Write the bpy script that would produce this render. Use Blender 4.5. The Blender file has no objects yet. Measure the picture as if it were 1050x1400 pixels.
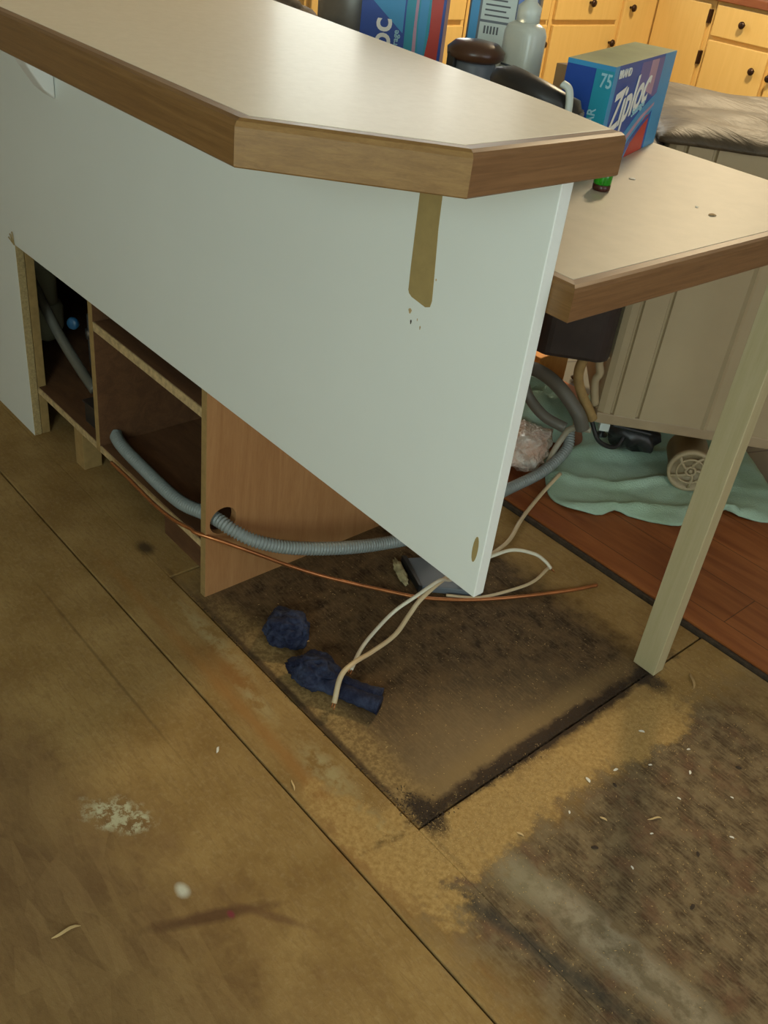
import bpy, bmesh, math, random
from mathutils import Vector, Matrix, noise
random.seed(7)
S = bpy.context.scene
C = bpy.context.collection
V = Vector
PI = math.pi

# ------------------------------------------------------------------ camera, world, lights, exposure
cam_d = bpy.data.cameras.new('camera')
cam = bpy.data.objects.new('camera', cam_d); C.objects.link(cam); S.camera = cam
cam_d.sensor_fit = 'VERTICAL'; cam_d.sensor_height = 24.0; cam_d.lens = 1311.75 * 24.0 / 1400.0
cam_d.clip_start = 0.02
r_ = V((0.65015208, 0.75137678, 0.11285038)); u_ = V((-0.48963457, 0.30075229, 0.8184168)); d_ = V((-0.58099937, 0.58735083, -0.56343477))
M = Matrix(((r_.x, u_.x, -d_.x, 0.59979), (r_.y, u_.y, -d_.y, -0.79358), (r_.z, u_.z, -d_.z, 1.26692), (0, 0, 0, 1)))
cam.matrix_world = M

w = bpy.data.worlds.new('World'); S.world = w; w.use_nodes = True
bg = w.node_tree.nodes['Background']; bg.inputs[0].default_value = (0.72, 0.88, 1.0, 1); bg.inputs[1].default_value = 1.2

S.view_settings.view_transform = 'Standard'; S.view_settings.look = 'None'
S.view_settings.gamma = 1; S.view_settings.use_curve_mapping = False
S.view_settings.exposure = 0.0

def area(name, loc, target, sx, sy, power, col):
    l = bpy.data.lights.new(name, 'AREA'); l.shape = 'RECTANGLE'; l.size = sx; l.size_y = sy
    l.energy = power; l.color = col
    o = bpy.data.objects.new(name, l); C.objects.link(o); o.location = loc
    o.rotation_euler = (V(target) - V(loc)).to_track_quat('-Z', 'Y').to_euler()
    return o
# daylight arriving through the windows (each lamp sits in its window opening)
area('daylight_front', (1.62, -2.54, 1.50), (1.30, 0.0, 1.15), 1.3, 1.2, 44, (0.80, 0.99, 0.95))
area('daylight_right', (2.54, 0.35, 1.50), (0, 0.35, 1.35), 1.3, 1.2, 9, (0.98, 0.93, 1.0))
area('daylight_kitchen', (-3.08, 2.6, 1.66), (0, 0.9, 1.1), 1.3, 0.9, 19, (1.0, 0.97, 0.84))

# ------------------------------------------------------------------ materials
def rgb(h):
    return tuple(h) + (1,) if len(h) == 3 else h
class NT:
    def __init__(s, name):
        s.m = bpy.data.materials.new(name); s.m.use_nodes = True; s.t = s.m.node_tree; s.n = s.t.nodes; s.l = s.t.links
        s.b = s.n['Principled BSDF']; s.tc = s.n.new('ShaderNodeTexCoord')
    def link(s, a, b): s.l.new(a, b)
    def mp(s, scale=(1, 1, 1), rot=(0, 0, 0), src='Object'):
        m = s.n.new('ShaderNodeMapping'); m.inputs['Scale'].default_value = scale; m.inputs['Rotation'].default_value = rot
        s.link(s.tc.outputs[src], m.inputs[0]); return m.outputs[0]
    def noise(s, vec, scale=5, detail=4, rough=.6, dist=0):
        n = s.n.new('ShaderNodeTexNoise'); n.inputs['Scale'].default_value = scale; n.inputs['Detail'].default_value = detail
        n.inputs['Roughness'].default_value = rough; n.inputs['Distortion'].default_value = dist
        s.link(vec, n.inputs['Vector']); return n.outputs['Fac']
    def vor(s, vec, scale=20, out='Distance'):
        n = s.n.new('ShaderNodeTexVoronoi'); n.inputs['Scale'].default_value = scale; s.link(vec, n.inputs['Vector']); return n.outputs[out]
    def rng(s, v, a, b, c=0, d=1):
        n = s.n.new('ShaderNodeMapRange'); n.clamp = True
        for i, x in enumerate((a, b, c, d)): n.inputs[i + 1].default_value = x
        s.link(v, n.inputs[0]); return n.outputs[0]
    def math(s, op, a, b=None):
        n = s.n.new('ShaderNodeMath'); n.operation = op
        for i, x in enumerate((a, b)):
            if x is None: continue
            if isinstance(x, (int, float)): n.inputs[i].default_value = x
            else: s.link(x, n.inputs[i])
        return n.outputs[0]
    def mix(s, f, a, b):
        n = s.n.new('ShaderNodeMix'); n.data_type = 'RGBA'
        if isinstance(f, (int, float)): n.inputs[0].default_value = f
        else: s.link(f, n.inputs[0])
        for i, x in ((6, a), (7, b)):
            if isinstance(x, tuple): n.inputs[i].default_value = rgb(x)
            else: s.link(x, n.inputs[i])
        return n.outputs[2]
    def col(s, c):
        if isinstance(c, tuple): s.b.inputs['Base Color'].default_value = rgb(c)
        else: s.link(c, s.b.inputs['Base Color'])
    def set(s, rough=.5, metal=0, spec=.5, **k):
        s.b.inputs['Roughness'].default_value = rough; s.b.inputs['Metallic'].default_value = metal
        s.b.inputs['Specular IOR Level'].default_value = spec
        for a, v in k.items(): s.b.inputs[a.replace('_', ' ')].default_value = v
    def bump(s, h, strength=.3, dist=.002):
        n = s.n.new('ShaderNodeBump'); n.inputs['Strength'].default_value = strength; n.inputs['Distance'].default_value = dist
        s.link(h, n.inputs['Height']); s.link(n.outputs[0], s.b.inputs['Normal'])

def plain(name, c, rough=.5, metal=0, var=.12, scale=12, bump=0, spec=.5, **k):
    t = NT(name); v = t.mp(); n = t.noise(v, scale, 4)
    t.col(t.mix(t.rng(n, .3, .7), tuple(x * (1 - var) for x in c), tuple(min(1, x * (1 + var)) for x in c)))
    t.set(rough, metal, spec, **k)
    if bump: t.bump(n, bump, .003)
    return t.m
def wood(name, c1, c2, scale=(2, 30, 30), rough=.45, amp=1.0, spec=.5):
    t = NT(name); v = t.mp(scale); n = t.noise(v, 2.2, 5, .62, .8); f = t.noise(t.mp(tuple(x * 6 for x in scale)), 3, 3)
    m = t.math('ADD', t.math('MULTIPLY', n, .75), t.math('MULTIPLY', f, .25))
    t.col(t.mix(t.rng(m, .38, .64), c1, c2)); t.set(rough, 0, spec); t.bump(m, .12, .001); return t.m

MT = {}
MT['white_panel'] = plain('white_melamine', (.80, .83, .79), .42, var=.015, scale=3)
MT['core'] = plain('particle_core', (.42, .31, .14), .85, var=.25, scale=220, bump=.3)
MT['bare'] = plain('bare_board', (.36, .26, .10), .8, var=.08, scale=60)
t = NT('counter_laminate'); v = t.mp(); n = t.noise(v, 90, 4); n2 = t.noise(v, 4, 2)
t.col(t.mix(t.rng(n, .3, .7), (.76, .665, .50), (.81, .715, .55))); t.set(.44, 0, .5); t.b.inputs['Coat Weight'].default_value = .15; t.b.inputs['Coat Roughness'].default_value = .22
MT['laminate'] = t.m
MT['laminate_low'] = plain('counter_laminate_darker', (.50, .435, .33), .48, var=.05, scale=30)  # laminate in a darker tone for the lower counter
MT['oak_x'] = wood('oak_trim_x', (.145, .068, .020), (.215, .110, .036), (3, 60, 90), .42)
MT['oak_y'] = wood('oak_trim_y', (.150, .070, .026), (.225, .112, .045), (60, 3, 90), .42)
MT['oak_d_lit'] = wood('oak_trim_diagonal_lit', (.195, .098, .024), (.27, .147, .042), (16, 16, 90), .42)  # same oak, lightened: the clipped corner's brighter light is in the colour
MT['ply'] = wood('plywood_side', (.36, .17, .062), (.45, .235, .095), (14, 14, 1.6), .6)
MT['cab_wood'] = wood('cabinet_board_shaded', (.10, .042, .016), (.16, .072, .028), (3, 14, 14), .7)  # board colour darkened to carry the shade inside the cabinets
MT['edge'] = plain('board_edge', (.50, .36, .18), .8, var=.3, scale=90, bump=.2)
MT['stile'] = plain('stile_edge', (.34, .22, .08), .8, var=.15, scale=50)
MT['post'] = wood('primed_post', (.43, .365, .20), (.49, .42, .25), (30, 30, 1.5), .6)
MT['yellow'] = wood('yellow_paint', (.76, .50, .16), (.80, .535, .185), (20, 20, 1.2), .45)
MT['knob'] = plain('dark_bronze', (.05, .025, .015), .3, .6)
MT['darktop'] = wood('dark_wood_top', (.22, .07, .03), (.30, .10, .04), (2, 20, 20), .4)
MT['wall'] = plain('wall_paint', (.62, .56, .44), .9, var=.03, scale=3)
MT['ceil'] = plain('ceiling_paint', (.75, .73, .68), .95, var=.03, scale=3)
MT['frame'] = plain('window_frame_paint', (.8, .8, .78), .5, var=.02)
MT['tub'] = plain('beige_tub_plastic', (.42, .335, .20), .55, var=.05, scale=5)
MT['tub_frame'] = plain('beige_base_plastic', (.38, .29, .175), .5, var=.1, scale=14)
MT['black'] = plain('black_plastic', (.02, .02, .02), .4, var=.3)
MT['darkbrown'] = plain('dark_brown_plastic', (.035, .025, .022), .5, var=.3)
t = NT('bitumen_mat'); v = t.mp((1.2, 6, 6), (0, 0, math.radians(42.7))); n = t.noise(v, 2.5, 5, .6, .6)
t.col(t.mix(t.rng(n, .35, .7), (.068, .049, .027), (.125, .094, .056))); t.set(.55, 0, .4); t.bump(n, .5, .02); MT['mat'] = t.m
t = NT('green_towel'); v = t.mp(); n = t.noise(v, 260, 3); n2 = t.noise(v, 5, 3)
t.col(t.mix(t.rng(n2, .3, .7), (.33, .47, .33), (.43, .59, .48))); t.set(.95, 0, .1); t.bump(n, .8, .003); MT['towel'] = t.m
MT['hose'] = plain('grey_corrugated_plastic', (.24, .27, .26), .42, var=.06)
MT['rubber'] = plain('grey_rubber_hose', (.13, .125, .10), .5, var=.1)
MT['conduit'] = plain('light_conduit', (.36, .33, .24), .45, var=.1)
MT['cable'] = plain('cream_cable', (.62, .49, .30), .5, var=.12, scale=8)
MT['cable_w'] = plain('white_cable', (.72, .68, .54), .5, var=.1, scale=8)
MT['copper'] = plain('copper_tube', (.48, .19, .07), .34, .75, var=.25, scale=20)
mul2 = lambda a, b: t.math('MULTIPLY', a, b)
t = NT('navy_cloth'); v = t.mp(); n = t.noise(v, 45, 5, .7); t.col(t.mix(t.rng(t.math('ADD', mul2(n, .5), mul2(t.noise(v, 9, 3), .55)), .46, .66), (.007, .010, .032), (.050, .065, .12))); t.set(.8, 0, .3); t.bump(n, .9, .006); MT['navy'] = t.m
MT['slate'] = plain('slate_plastic', (.13, .15, .17), .45, var=.08)
MT['foam'] = plain('yellow_foam', (.42, .36, .19), .95, var=.3, scale=60, bump=.8)
MT['pvc'] = plain('white_pipe', (.50, .53, .42), .4, var=.05)
MT['steel'] = plain('steel', (.45, .45, .45), .3, .9)
MT['valve_blue'] = plain('blue_valve', (.02, .10, .22), .4)
MT['orange'] = wood('orange_board', (.62, .24, .04), (.72, .31, .06), (6, 20, 6), .5)
MT['box_blue'] = plain('box_royal_blue', (.022, .075, .36), .35, var=.15, scale=6)
MT['box_sky'] = plain('box_sky_blue', (.05, .30, .58), .35, var=.1, scale=6)
MT['box_teal'] = plain('box_teal', (.025, .30, .42), .35, var=.1, scale=6)
MT['box_red'] = plain('box_red', (.52, .045, .03), .4, var=.15, scale=9)
MT['box_pink'] = plain('box_pink', (.50, .30, .42), .4)
MT['box_violet'] = plain('box_violet', (.16, .13, .36), .4)
MT['box_top'] = plain('box_top_print', (.34, .40, .20), .28, var=.25, scale=9)
MT['ink'] = plain('white_print', (.85, .85, .80), .5, var=.02)
MT['ink_cyan'] = plain('pale_cyan_print', (.35, .62, .72), .5, var=.02)
MT['ink_dark'] = plain('dark_print', (.10, .11, .12), .6)
MT['label'] = plain('white_label', (.58, .66, .62), .5, var=.06)
MT['periwinkle'] = plain('periwinkle_card', (.16, .26, .60), .5)
MT['grey_metal'] = plain('dull_grey_metal', (.20, .19, .17), .38, .4, var=.2)
MT['card_brown'] = plain('brown_card', (.36, .22, .10), .8)
MT['lid_brown'] = plain('brown_lid', (.075, .032, .015), .3)
MT['bag_brown'] = plain('brown_cloth', (.16, .13, .10), .8, var=.4, scale=30, bump=.6)
MT['shaving'] = plain('wood_shaving', (.66, .47, .22), .8)
MT['dust'] = plain('sawdust_grain', (.50, .33, .13), .9, var=.4, scale=300)
MT['bark'] = plain('dark_debris', (.045, .028, .016), .9, var=.4, scale=300)
MT['hose_warm'] = plain('brownish_corrugated_plastic', (.20, .175, .125), .45, var=.08)
MT['shaving_dk'] = plain('wood_splinter', (.40, .26, .11), .8)
MT['chipw'] = plain('white_chip', (.8, .76, .66), .7)
MT['green_glass'] = plain('green_glass', (.03, .42, .02), .12, var=.1, Transmission_Weight=.5)
MT['red_dark'] = plain('dark_red_base', (.06, .015, .01), .3)
def glassy(name, c, trans=1.0, rough=.1):
    t = NT(name); t.col(c); t.set(rough, 0, .5, Transmission_Weight=trans, IOR=1.45); return t.m
MT['glass'] = glassy('clear_glass', (.9, .95, .95))
MT['milky'] = glassy('milky_plastic', (.80, .84, .76), .35, .3)
t = NT('window_glass'); t.col((.95, 1, 1)); t.set(.02, 0, .3, Transmission_Weight=1.0, IOR=1.02); MT['pane'] = t.m
t = NT('plastic_film'); v = t.mp(); n = t.noise(v, 14, 4); t.col(t.mix(t.rng(n, .4, .6), (.88, .62, .48), (.97, .95, .86))); t.set(.15, 0, .6, Transmission_Weight=.4); t.bump(n, 1, .03); MT['film'] = t.m
t = NT('lamp_glow'); t.col((1, .9, .7)); t.b.inputs['Emission Color'].default_value = (1, .74, .42, 1); t.b.inputs['Emission Strength'].default_value = 9; MT['glow'] = t.m

# laminate plank floor
t = NT('laminate_floor'); v = t.mp((1.6, 14, 14)); n = t.noise(v, 2, 5, .6, .6)
br = t.n.new('ShaderNodeTexBrick'); t.link(t.mp((1, 1, 1)), br.inputs[0]); br.inputs['Scale'].default_value = 1
br.inputs['Brick Width'].default_value = 1.2; br.inputs['Row Height'].default_value = .125; br.inputs['Mortar Size'].default_value = .0012
br.inputs['Color1'].default_value = (.9, .9, .9, 1); br.inputs['Color2'].default_value = (1.1, 1.1, 1.1, 1); br.inputs['Mortar'].default_value = (.35, .35, .35, 1)
c = t.mix(t.rng(n, .35, .65), (.20, .052, .012), (.33, .105, .028))
mm = t.n.new('ShaderNodeMix'); mm.data_type = 'RGBA'; mm.blend_type = 'MULTIPLY'; mm.inputs[0].default_value = 1; t.link(c, mm.inputs[6]); t.link(br.outputs[0], mm.inputs[7])
t.col(mm.outputs[2]); t.set(.42, 0, .4); MT['plank'] = t.m
t = NT('grey_tile'); br = t.n.new('ShaderNodeTexBrick'); t.link(t.mp((1, 1, 1), (0, 0, .35)), br.inputs[0]); br.inputs['Scale'].default_value = 1; br.offset = 0
br.inputs['Brick Width'].default_value = .3; br.inputs['Row Height'].default_value = .3; br.inputs['Mortar Size'].default_value = .003
br.inputs['Color1'].default_value = (.12, .12, .10, 1); br.inputs['Color2'].default_value = (.14, .135, .115, 1); br.inputs['Mortar'].default_value = (.03, .03, .03, 1)
t.col(br.outputs[0]); t.set(.4); MT['tile'] = t.m

# ---- subfloor: particle board with rot, glue and sawdust stains, all fixed to the boards
t = NT('stained_subfloor')
pos = t.mp()
sep = t.n.new('ShaderNodeSeparateXYZ'); t.link(pos, sep.inputs[0]); X, Y = sep.outputs[0], sep.outputs[1]
nb = t.noise(pos, 7, 6, .65); nm = t.noise(pos, 28, 5, .65); nf = t.noise(pos, 120, 3, .7)
streak = t.noise(t.mp((30, 260, 1), (0, 0, math.radians(38))), 1, 4, .6)
flake = t.noise(t.mp((22, 120, 1), (0, 0, math.radians(-62))), 1, 4, .6, 1.2)
def blob(cx, cy, rx, ry, rot=0, soft=.5, amp=.8, fine=.3):
    m = t.n.new('ShaderNodeMapping'); m.vector_type = 'TEXTURE'
    m.inputs['Location'].default_value = (cx, cy, 0); m.inputs['Rotation'].default_value = (0, 0, math.radians(rot)); m.inputs['Scale'].default_value = (rx, ry, 1)
    t.link(pos, m.inputs[0])
    ln = t.n.new('ShaderNodeVectorMath'); ln.operation = 'LENGTH'
    sp = t.n.new('ShaderNodeSeparateXYZ'); t.link(m.outputs[0], sp.inputs[0]); cb = t.n.new('ShaderNodeCombineXYZ'); t.link(sp.outputs[0], cb.inputs[0]); t.link(sp.outputs[1], cb.inputs[1])
    t.link(cb.outputs[0], ln.inputs[0])
    a = t.math('ADD', ln.outputs['Value'], t.math('MULTIPLY', t.math('SUBTRACT', nb, .5), amp * 2))
    a = t.math('ADD', a, t.math('MULTIPLY', t.math('SUBTRACT', nm, .5), fine * 2))
    return t.rng(a, 1 - soft, 1 + soft, 1, 0)
def half(coord, a, b, amp=.1):   # 0 below a, 1 above b along a coordinate, ragged
    cc = t.math('ADD', coord, t.math('MULTIPLY', t.math('SUBTRACT', nb, .5), amp)); cc = t.math('ADD', cc, t.math('MULTIPLY', t.math('SUBTRACT', nm, .5), amp * .5))
    return t.rng(cc, a, b)
mul = lambda a, b: t.math('MULTIPLY', a, b)
base = t.mix(t.rng(nb, .38, .62), (.27, .158, .048), (.385, .245, .088))
base = t.mix(mul(t.rng(nm, .52, .64), .4), base, (.25, .145, .05))
strand = [t.vor(t.mp(sc, (0, 0, math.radians(an_))), 1, 'Color') for sc, an_ in (((11, 42, 1), -50), ((9, 34, 1), 15), ((13, 48, 1), 70))]
sepc = []
for c_ in strand:
    q_ = t.n.new('ShaderNodeSeparateColor'); t.link(c_, q_.inputs[0]); sepc.append(q_.outputs[0])
st1 = t.math('ADD', t.math('MULTIPLY', sepc[0], .5), t.math('MULTIPLY', sepc[1], .5)); st1 = t.math('ADD', mul(st1, .7), mul(sepc[2], .3))
base = t.mix(mul(t.rng(flake, .48, .62), .35), base, (.21, .115, .042))
base = t.mix(mul(t.rng(nf, .5, .72), .25), base, (.50, .36, .17))
# reddish strand board in the near left
base = t.mix(mul(blob(-.15, -.62, .50, .26, 20, .35), .62), base, t.mix(t.rng(t.math('ADD', mul(st1, .55), mul(flake, .5)), .35, .7), (.155, .082, .032), (.29, .175, .072)))
base = t.mix(mul(blob(-.42, -.52, .30, .16, 10, .4), .5), base, t.mix(t.rng(t.math('ADD', mul(st1, .55), mul(flake, .5)), .35, .7), (.17, .095, .042), (.26, .155, .068)))
base = t.mix(mul(blob(-.62, -.235, .25, .0025, 0, .5, .6, .2), .5), base, (.12, .07, .025))
# reddish wear line along the outer board and pale glue
base = t.mix(mul(blob(-.33, -.092, .42, .012, 0, .6, .8), .6), base, (.34, .155, .04))
base = t.mix(mul(blob(-.47, -.06, .07, .02, 0, .6), .7), base, (.27, .12, .03))
base = t.mix(mul(blob(-.03, -.10, .10, .03, 0, .6), .5), base, (.34, .14, .04))
for a in ((-.56, -.035, .12, .016, 0), (-.18, -.055, .07, .025, 0), (-.035, -.055, .07, .022, 10), (-.38, -.06, .06, .014, 0)):
    base = t.mix(mul(mul(blob(*a, .5, .9, .9), t.rng(nm, .42, .58)), .6), base, (.46, .39, .20))
# paint splashes
pw = t.rng(t.noise(pos, 60, 5, .75), .46, .56)
base = t.mix(mul(blob(-.305, -.372, .050, .026, 35, .35, .8, .8), pw), base, (.50, .47, .30))
base = t.mix(blob(-.132, -.36, .011, .008, 0, .5, .3), base, (.62, .60, .48))
base = t.mix(mul(blob(-.072, -.35, .075, .009, 66, .5, .5), .75), base, (.10, .045, .02))
base = t.mix(mul(blob(-.02, -.28, .05, .006, 35, .5, .5), .5), base, (.14, .065, .03))
base = t.mix(mul(blob(-.875, .0, .022, .014, 0, .5, .5), .85), base, (.05, .03, .015))
base = t.mix(blob(-.058, -.325, .006, .004, 0, .5, .3), base, (.22, .04, .05))
# rotten grey-brown area at the right front
rot = t.mix(t.rng(nm, .40, .60), (.078, .048, .022), (.20, .138, .070))
rot = t.mix(mul(t.rng(streak, .45, .6), .45), rot, (.24, .18, .10))
rot = t.mix(mul(t.rng(t.noise(pos, 15, 5), .52, .66), .6), rot, (.165, .080, .042))
rot = t.mix(mul(blob(.32, .085, .24, .036, 6, .25, .7, .8), .8), rot, t.mix(t.rng(nm, .4, .6), (.20, .155, .09), (.36, .30, .20)))
rot = t.mix(mul(blob(.16, .06, .05, .03, 10, .5, .7, .7), .4), rot, (.31, .27, .16))
rot = t.mix(mul(blob(.24, -.01, .16, .013, 12, .5, .6), .75), rot, (.05, .045, .035))
rot = t.mix(mul(t.rng(nf, .56, .75), .3), rot, (.34, .25, .13))
fr = mul(half(t.math('ADD', X, mul(Y, .0)), .07, .13, .16), half(Y, -.13, -.03, .12))
fr = mul(fr, t.math('SUBTRACT', 1.0, mul(half(Y, .62, .72, .1), .55)))
base = t.mix(fr, base, rot)
# dirt in the bay
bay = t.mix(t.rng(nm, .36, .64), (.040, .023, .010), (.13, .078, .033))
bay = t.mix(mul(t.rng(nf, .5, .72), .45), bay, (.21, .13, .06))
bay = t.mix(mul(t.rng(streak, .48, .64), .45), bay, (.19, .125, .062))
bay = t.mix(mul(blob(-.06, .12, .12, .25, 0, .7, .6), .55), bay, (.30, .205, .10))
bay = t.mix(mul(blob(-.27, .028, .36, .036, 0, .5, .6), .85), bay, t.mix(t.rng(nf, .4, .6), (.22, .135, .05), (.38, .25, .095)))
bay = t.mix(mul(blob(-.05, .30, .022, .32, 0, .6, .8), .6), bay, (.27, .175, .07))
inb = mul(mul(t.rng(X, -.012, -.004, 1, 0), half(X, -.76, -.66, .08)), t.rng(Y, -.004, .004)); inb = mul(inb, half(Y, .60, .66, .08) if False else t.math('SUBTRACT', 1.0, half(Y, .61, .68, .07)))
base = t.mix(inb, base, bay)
# golden sawdust
sd = t.mix(t.rng(nf, .35, .65), (.36, .215, .068), (.52, .34, .125))
for a in ((.045, .09, .06, .17, -3), (.03, -.01, .09, .06, 10), (.07, .46, .055, .14, -6), (.055, .27, .04, .10, 0), (.0, -.08, .16, .04, 6)):
    base = t.mix(mul(blob(*a, .16, .45, .75), .9), base, sd)
# black debris in the gap on the right of the bay
base = t.mix(mul(blob(-.012, .33, .021, .33, -1, .25, .30, .7), .95), base, (.045, .026, .014))
base = t.mix(mul(blob(-.34, .001, .34, .0065, 0, .5, .4, .3), .85), base, (.06, .036, .018))
base = t.mix(mul(blob(-.02, .025, .045, .022, 0, .3, .3, .5), .9), base, (.035, .022, .014))
base = t.mix(mul(blob(.01, .60, .035, .02, 0, .4, .4, .5), .8), base, (.045, .03, .02))
t.col(base); t.set(.86, 0, .25)
hb_ = t.math('ADD', mul(nf, .6), mul(nm, .6)); t.bump(hb_, .45, .004)
MT['subfloor'] = t.m
MT['gap'] = plain('gap_dirt', (.05, .032, .018), .95, var=.4, scale=80)

# ------------------------------------------------------------------ mesh helpers
def link(name, me, mats, parent=None, smooth=False):
    o = bpy.data.objects.new(name, me); C.objects.link(o)
    for m in (mats if isinstance(mats, (list, tuple)) else [mats]): me.materials.append(MT[m] if isinstance(m, str) else m)
    if parent: o.parent = parent; o.matrix_parent_inverse = Matrix.Translation(-parent.location) if False else o.matrix_parent_inverse
    if parent is not None and parent.type == 'EMPTY' or parent is not None:
        # children are given in world space: shift by the parent's world position (things are unrotated)
        base_ = V((0, 0, 0)); p = parent
        while p: base_ += p.location; p = p.parent
        me.transform(Matrix.Translation(-base_))
    if smooth:
        for p in me.polygons: p.use_smooth = True
    me.update(); return o
def tag(o, label, cat, group=None):
    o['label'] = label; o['category'] = cat
    if group: o['group'] = group
    return o
def thing(name, label, cat, loc, group=None):
    o = bpy.data.objects.new(name, None); o.empty_display_size = .05; C.objects.link(o); o.location = loc
    return tag(o, label, cat, group)
def struct(o): o['kind'] = 'structure'; return o
def B(): return bmesh.new()
def addbox(bm, a, b, bev=0, mi=0):
    vs = [bm.verts.new((x, y, z)) for x in (a[0], b[0]) for y in (a[1], b[1]) for z in (a[2], b[2])]
    fs = [bm.faces.new([vs[i] for i in f]) for f in ((0, 1, 3, 2), (4, 6, 7, 5), (0, 4, 5, 1), (2, 3, 7, 6), (0, 2, 6, 4), (1, 5, 7, 3))]
    for f in fs: f.material_index = mi
    if bev:
        es = list({e for f in fs for e in f.edges})
        bmesh.ops.bevel(bm, geom=es, offset=bev, segments=2, affect='EDGES', profile=.5)
    return fs
def addprism(bm, poly, z0, z1, mi=0, side_mi=None, f3=lambda x, y, z: (x, y, z)):
    n = len(poly); lo = [bm.verts.new(f3(p[0], p[1], z0)) for p in poly]; hi = [bm.verts.new(f3(p[0], p[1], z1)) for p in poly]
    fs = [bm.faces.new(lo[::-1]), bm.faces.new(hi)]
    for f in fs: f.material_index = mi
    for i in range(n):
        f = bm.faces.new((lo[i], lo[(i + 1) % n], hi[(i + 1) % n], hi[i])); f.material_index = mi if side_mi is None else (side_mi(i) if callable(side_mi) else side_mi); fs.append(f)
    return fs
def fin(bm, name, mats, parent=None, smooth=False, bev=0):
    bmesh.ops.recalc_face_normals(bm, faces=bm.faces)
    me = bpy.data.meshes.new(name); bm.to_mesh(me); bm.free()
    o = link(name, me, mats, parent, smooth)
    if bev:
        m = o.modifiers.new('bevel', 'BEVEL'); m.width = bev; m.segments = 2; m.limit_method = 'ANGLE'
    return o
def box(name, a, b, mats, parent=None, bev=.001):
    bm = B(); addbox(bm, a, b); return fin(bm, name, mats, parent, False, bev)
def spline(pts, n=12):
    pts = [V(p) for p in pts]; P = [pts[0] * 2 - pts[1]] + pts + [pts[-1] * 2 - pts[-2]]; out = []
    for i in range(1, len(P) - 2):
        for k in range(n):
            s = k / n; a, b, c, d = P[i - 1], P[i], P[i + 1], P[i + 2]
            out.append(.5 * ((2 * b) + (c - a) * s + (2 * a - 5 * b + 4 * c - d) * s * s + (3 * b - a - 3 * c + d) * s ** 3))
    out.append(pts[-1]); return out
def resample(path, step):
    out = [path[0]]; acc = 0
    for i in range(1, len(path)):
        a, b = path[i - 1], path[i]; L = (b - a).length
        while acc + L >= step and L > 1e-9:
            tt = (step - acc) / L; a = a.lerp(b, tt); out.append(a.copy()); L = (b - a).length; acc = 0
        acc += L
    return out
def addtube(bm, path, rad, seg=10, caps=True, flat=1.0):
    rings = []; nrm = None
    for i, p in enumerate(path):
        tg = (path[min(i + 1, len(path) - 1)] - path[max(i - 1, 0)]).normalized()
        if nrm is None: nrm = tg.orthogonal().normalized() if abs(tg.z) > .9 else tg.cross(V((0, 0, 1))).normalized()
        nrm = (nrm - tg * nrm.dot(tg)).normalized(); bn = tg.cross(nrm); r = rad(i) if callable(rad) else rad
        rings.append([bm.verts.new(p + nrm * math.cos(2 * PI * k / seg) * r + bn * math.sin(2 * PI * k / seg) * r * flat) for k in range(seg)])
    for a, b in zip(rings, rings[1:]):
        for k in range(seg): bm.faces.new((a[k], a[(k + 1) % seg], b[(k + 1) % seg], b[k]))
    if caps: bm.faces.new(rings[0][::-1]); bm.faces.new(rings[-1])
def tube(name, pts, r, mat, parent=None, seg=10, smooth_n=12, flat=1.0):
    bm = B(); addtube(bm, spline(pts, smooth_n), r, seg, True, flat); return fin(bm, name, mat, parent, True)
def corr(name, pts, r, mat, parent=None, pitch=.005, depth=.0016, seg=14):
    path = resample(spline(pts, 16), pitch / 4); bm = B()
    addtube(bm, path, lambda i: r - depth * (0, .55, 1, .55)[i % 4], seg); return fin(bm, name, mat, parent, True)
def lathe(name, prof, loc, mat, parent=None, seg=28, axis=None, smooth=True):
    bm = B(); rings = []
    for r, z in prof: rings.append([bm.verts.new((r * math.cos(2 * PI * k / seg), r * math.sin(2 * PI * k / seg), z)) for k in range(seg)])
    for a, b in zip(rings, rings[1:]):
        for k in range(seg): bm.faces.new((a[k], a[(k + 1) % seg], b[(k + 1) % seg], b[k]))
    bm.faces.new(rings[0][::-1]); bm.faces.new(rings[-1])
    mat4 = Matrix.Translation(V(loc))
    if axis is not None: mat4 = mat4 @ V((0, 0, 1)).rotation_difference(V(axis)).to_matrix().to_4x4()
    bm.transform(mat4); return fin(bm, name, mat, parent, smooth, .0008 if not smooth else 0)
def text(name, s, size, mat, parent, org, ux, uy, extrude=.0004, align='LEFT', shear=0, sx=1.0):
    cu = bpy.data.curves.new(name + '_curve', 'FONT'); cu.body = s; cu.size = size; cu.extrude = extrude; cu.align_x = align; cu.shear = shear
    cu.offset = size * .018; cu.resolution_u = 4
    to = bpy.data.objects.new(name + '_tmp', cu); C.objects.link(to)
    dg = bpy.context.evaluated_depsgraph_get(); me = bpy.data.meshes.new_from_object(to.evaluated_get(dg))
    bpy.data.objects.remove(to)
    ux = V(ux).normalized(); uy = V(uy).normalized(); uz = ux.cross(uy); o = V(org)
    me.transform(Matrix(((ux.x * sx, uy.x, uz.x, o.x), (ux.y * sx, uy.y, uz.y, o.y), (ux.z * sx, uy.z, uz.z, o.z), (0, 0, 0, 1))))
    return link(name, me, mat, parent)
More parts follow.
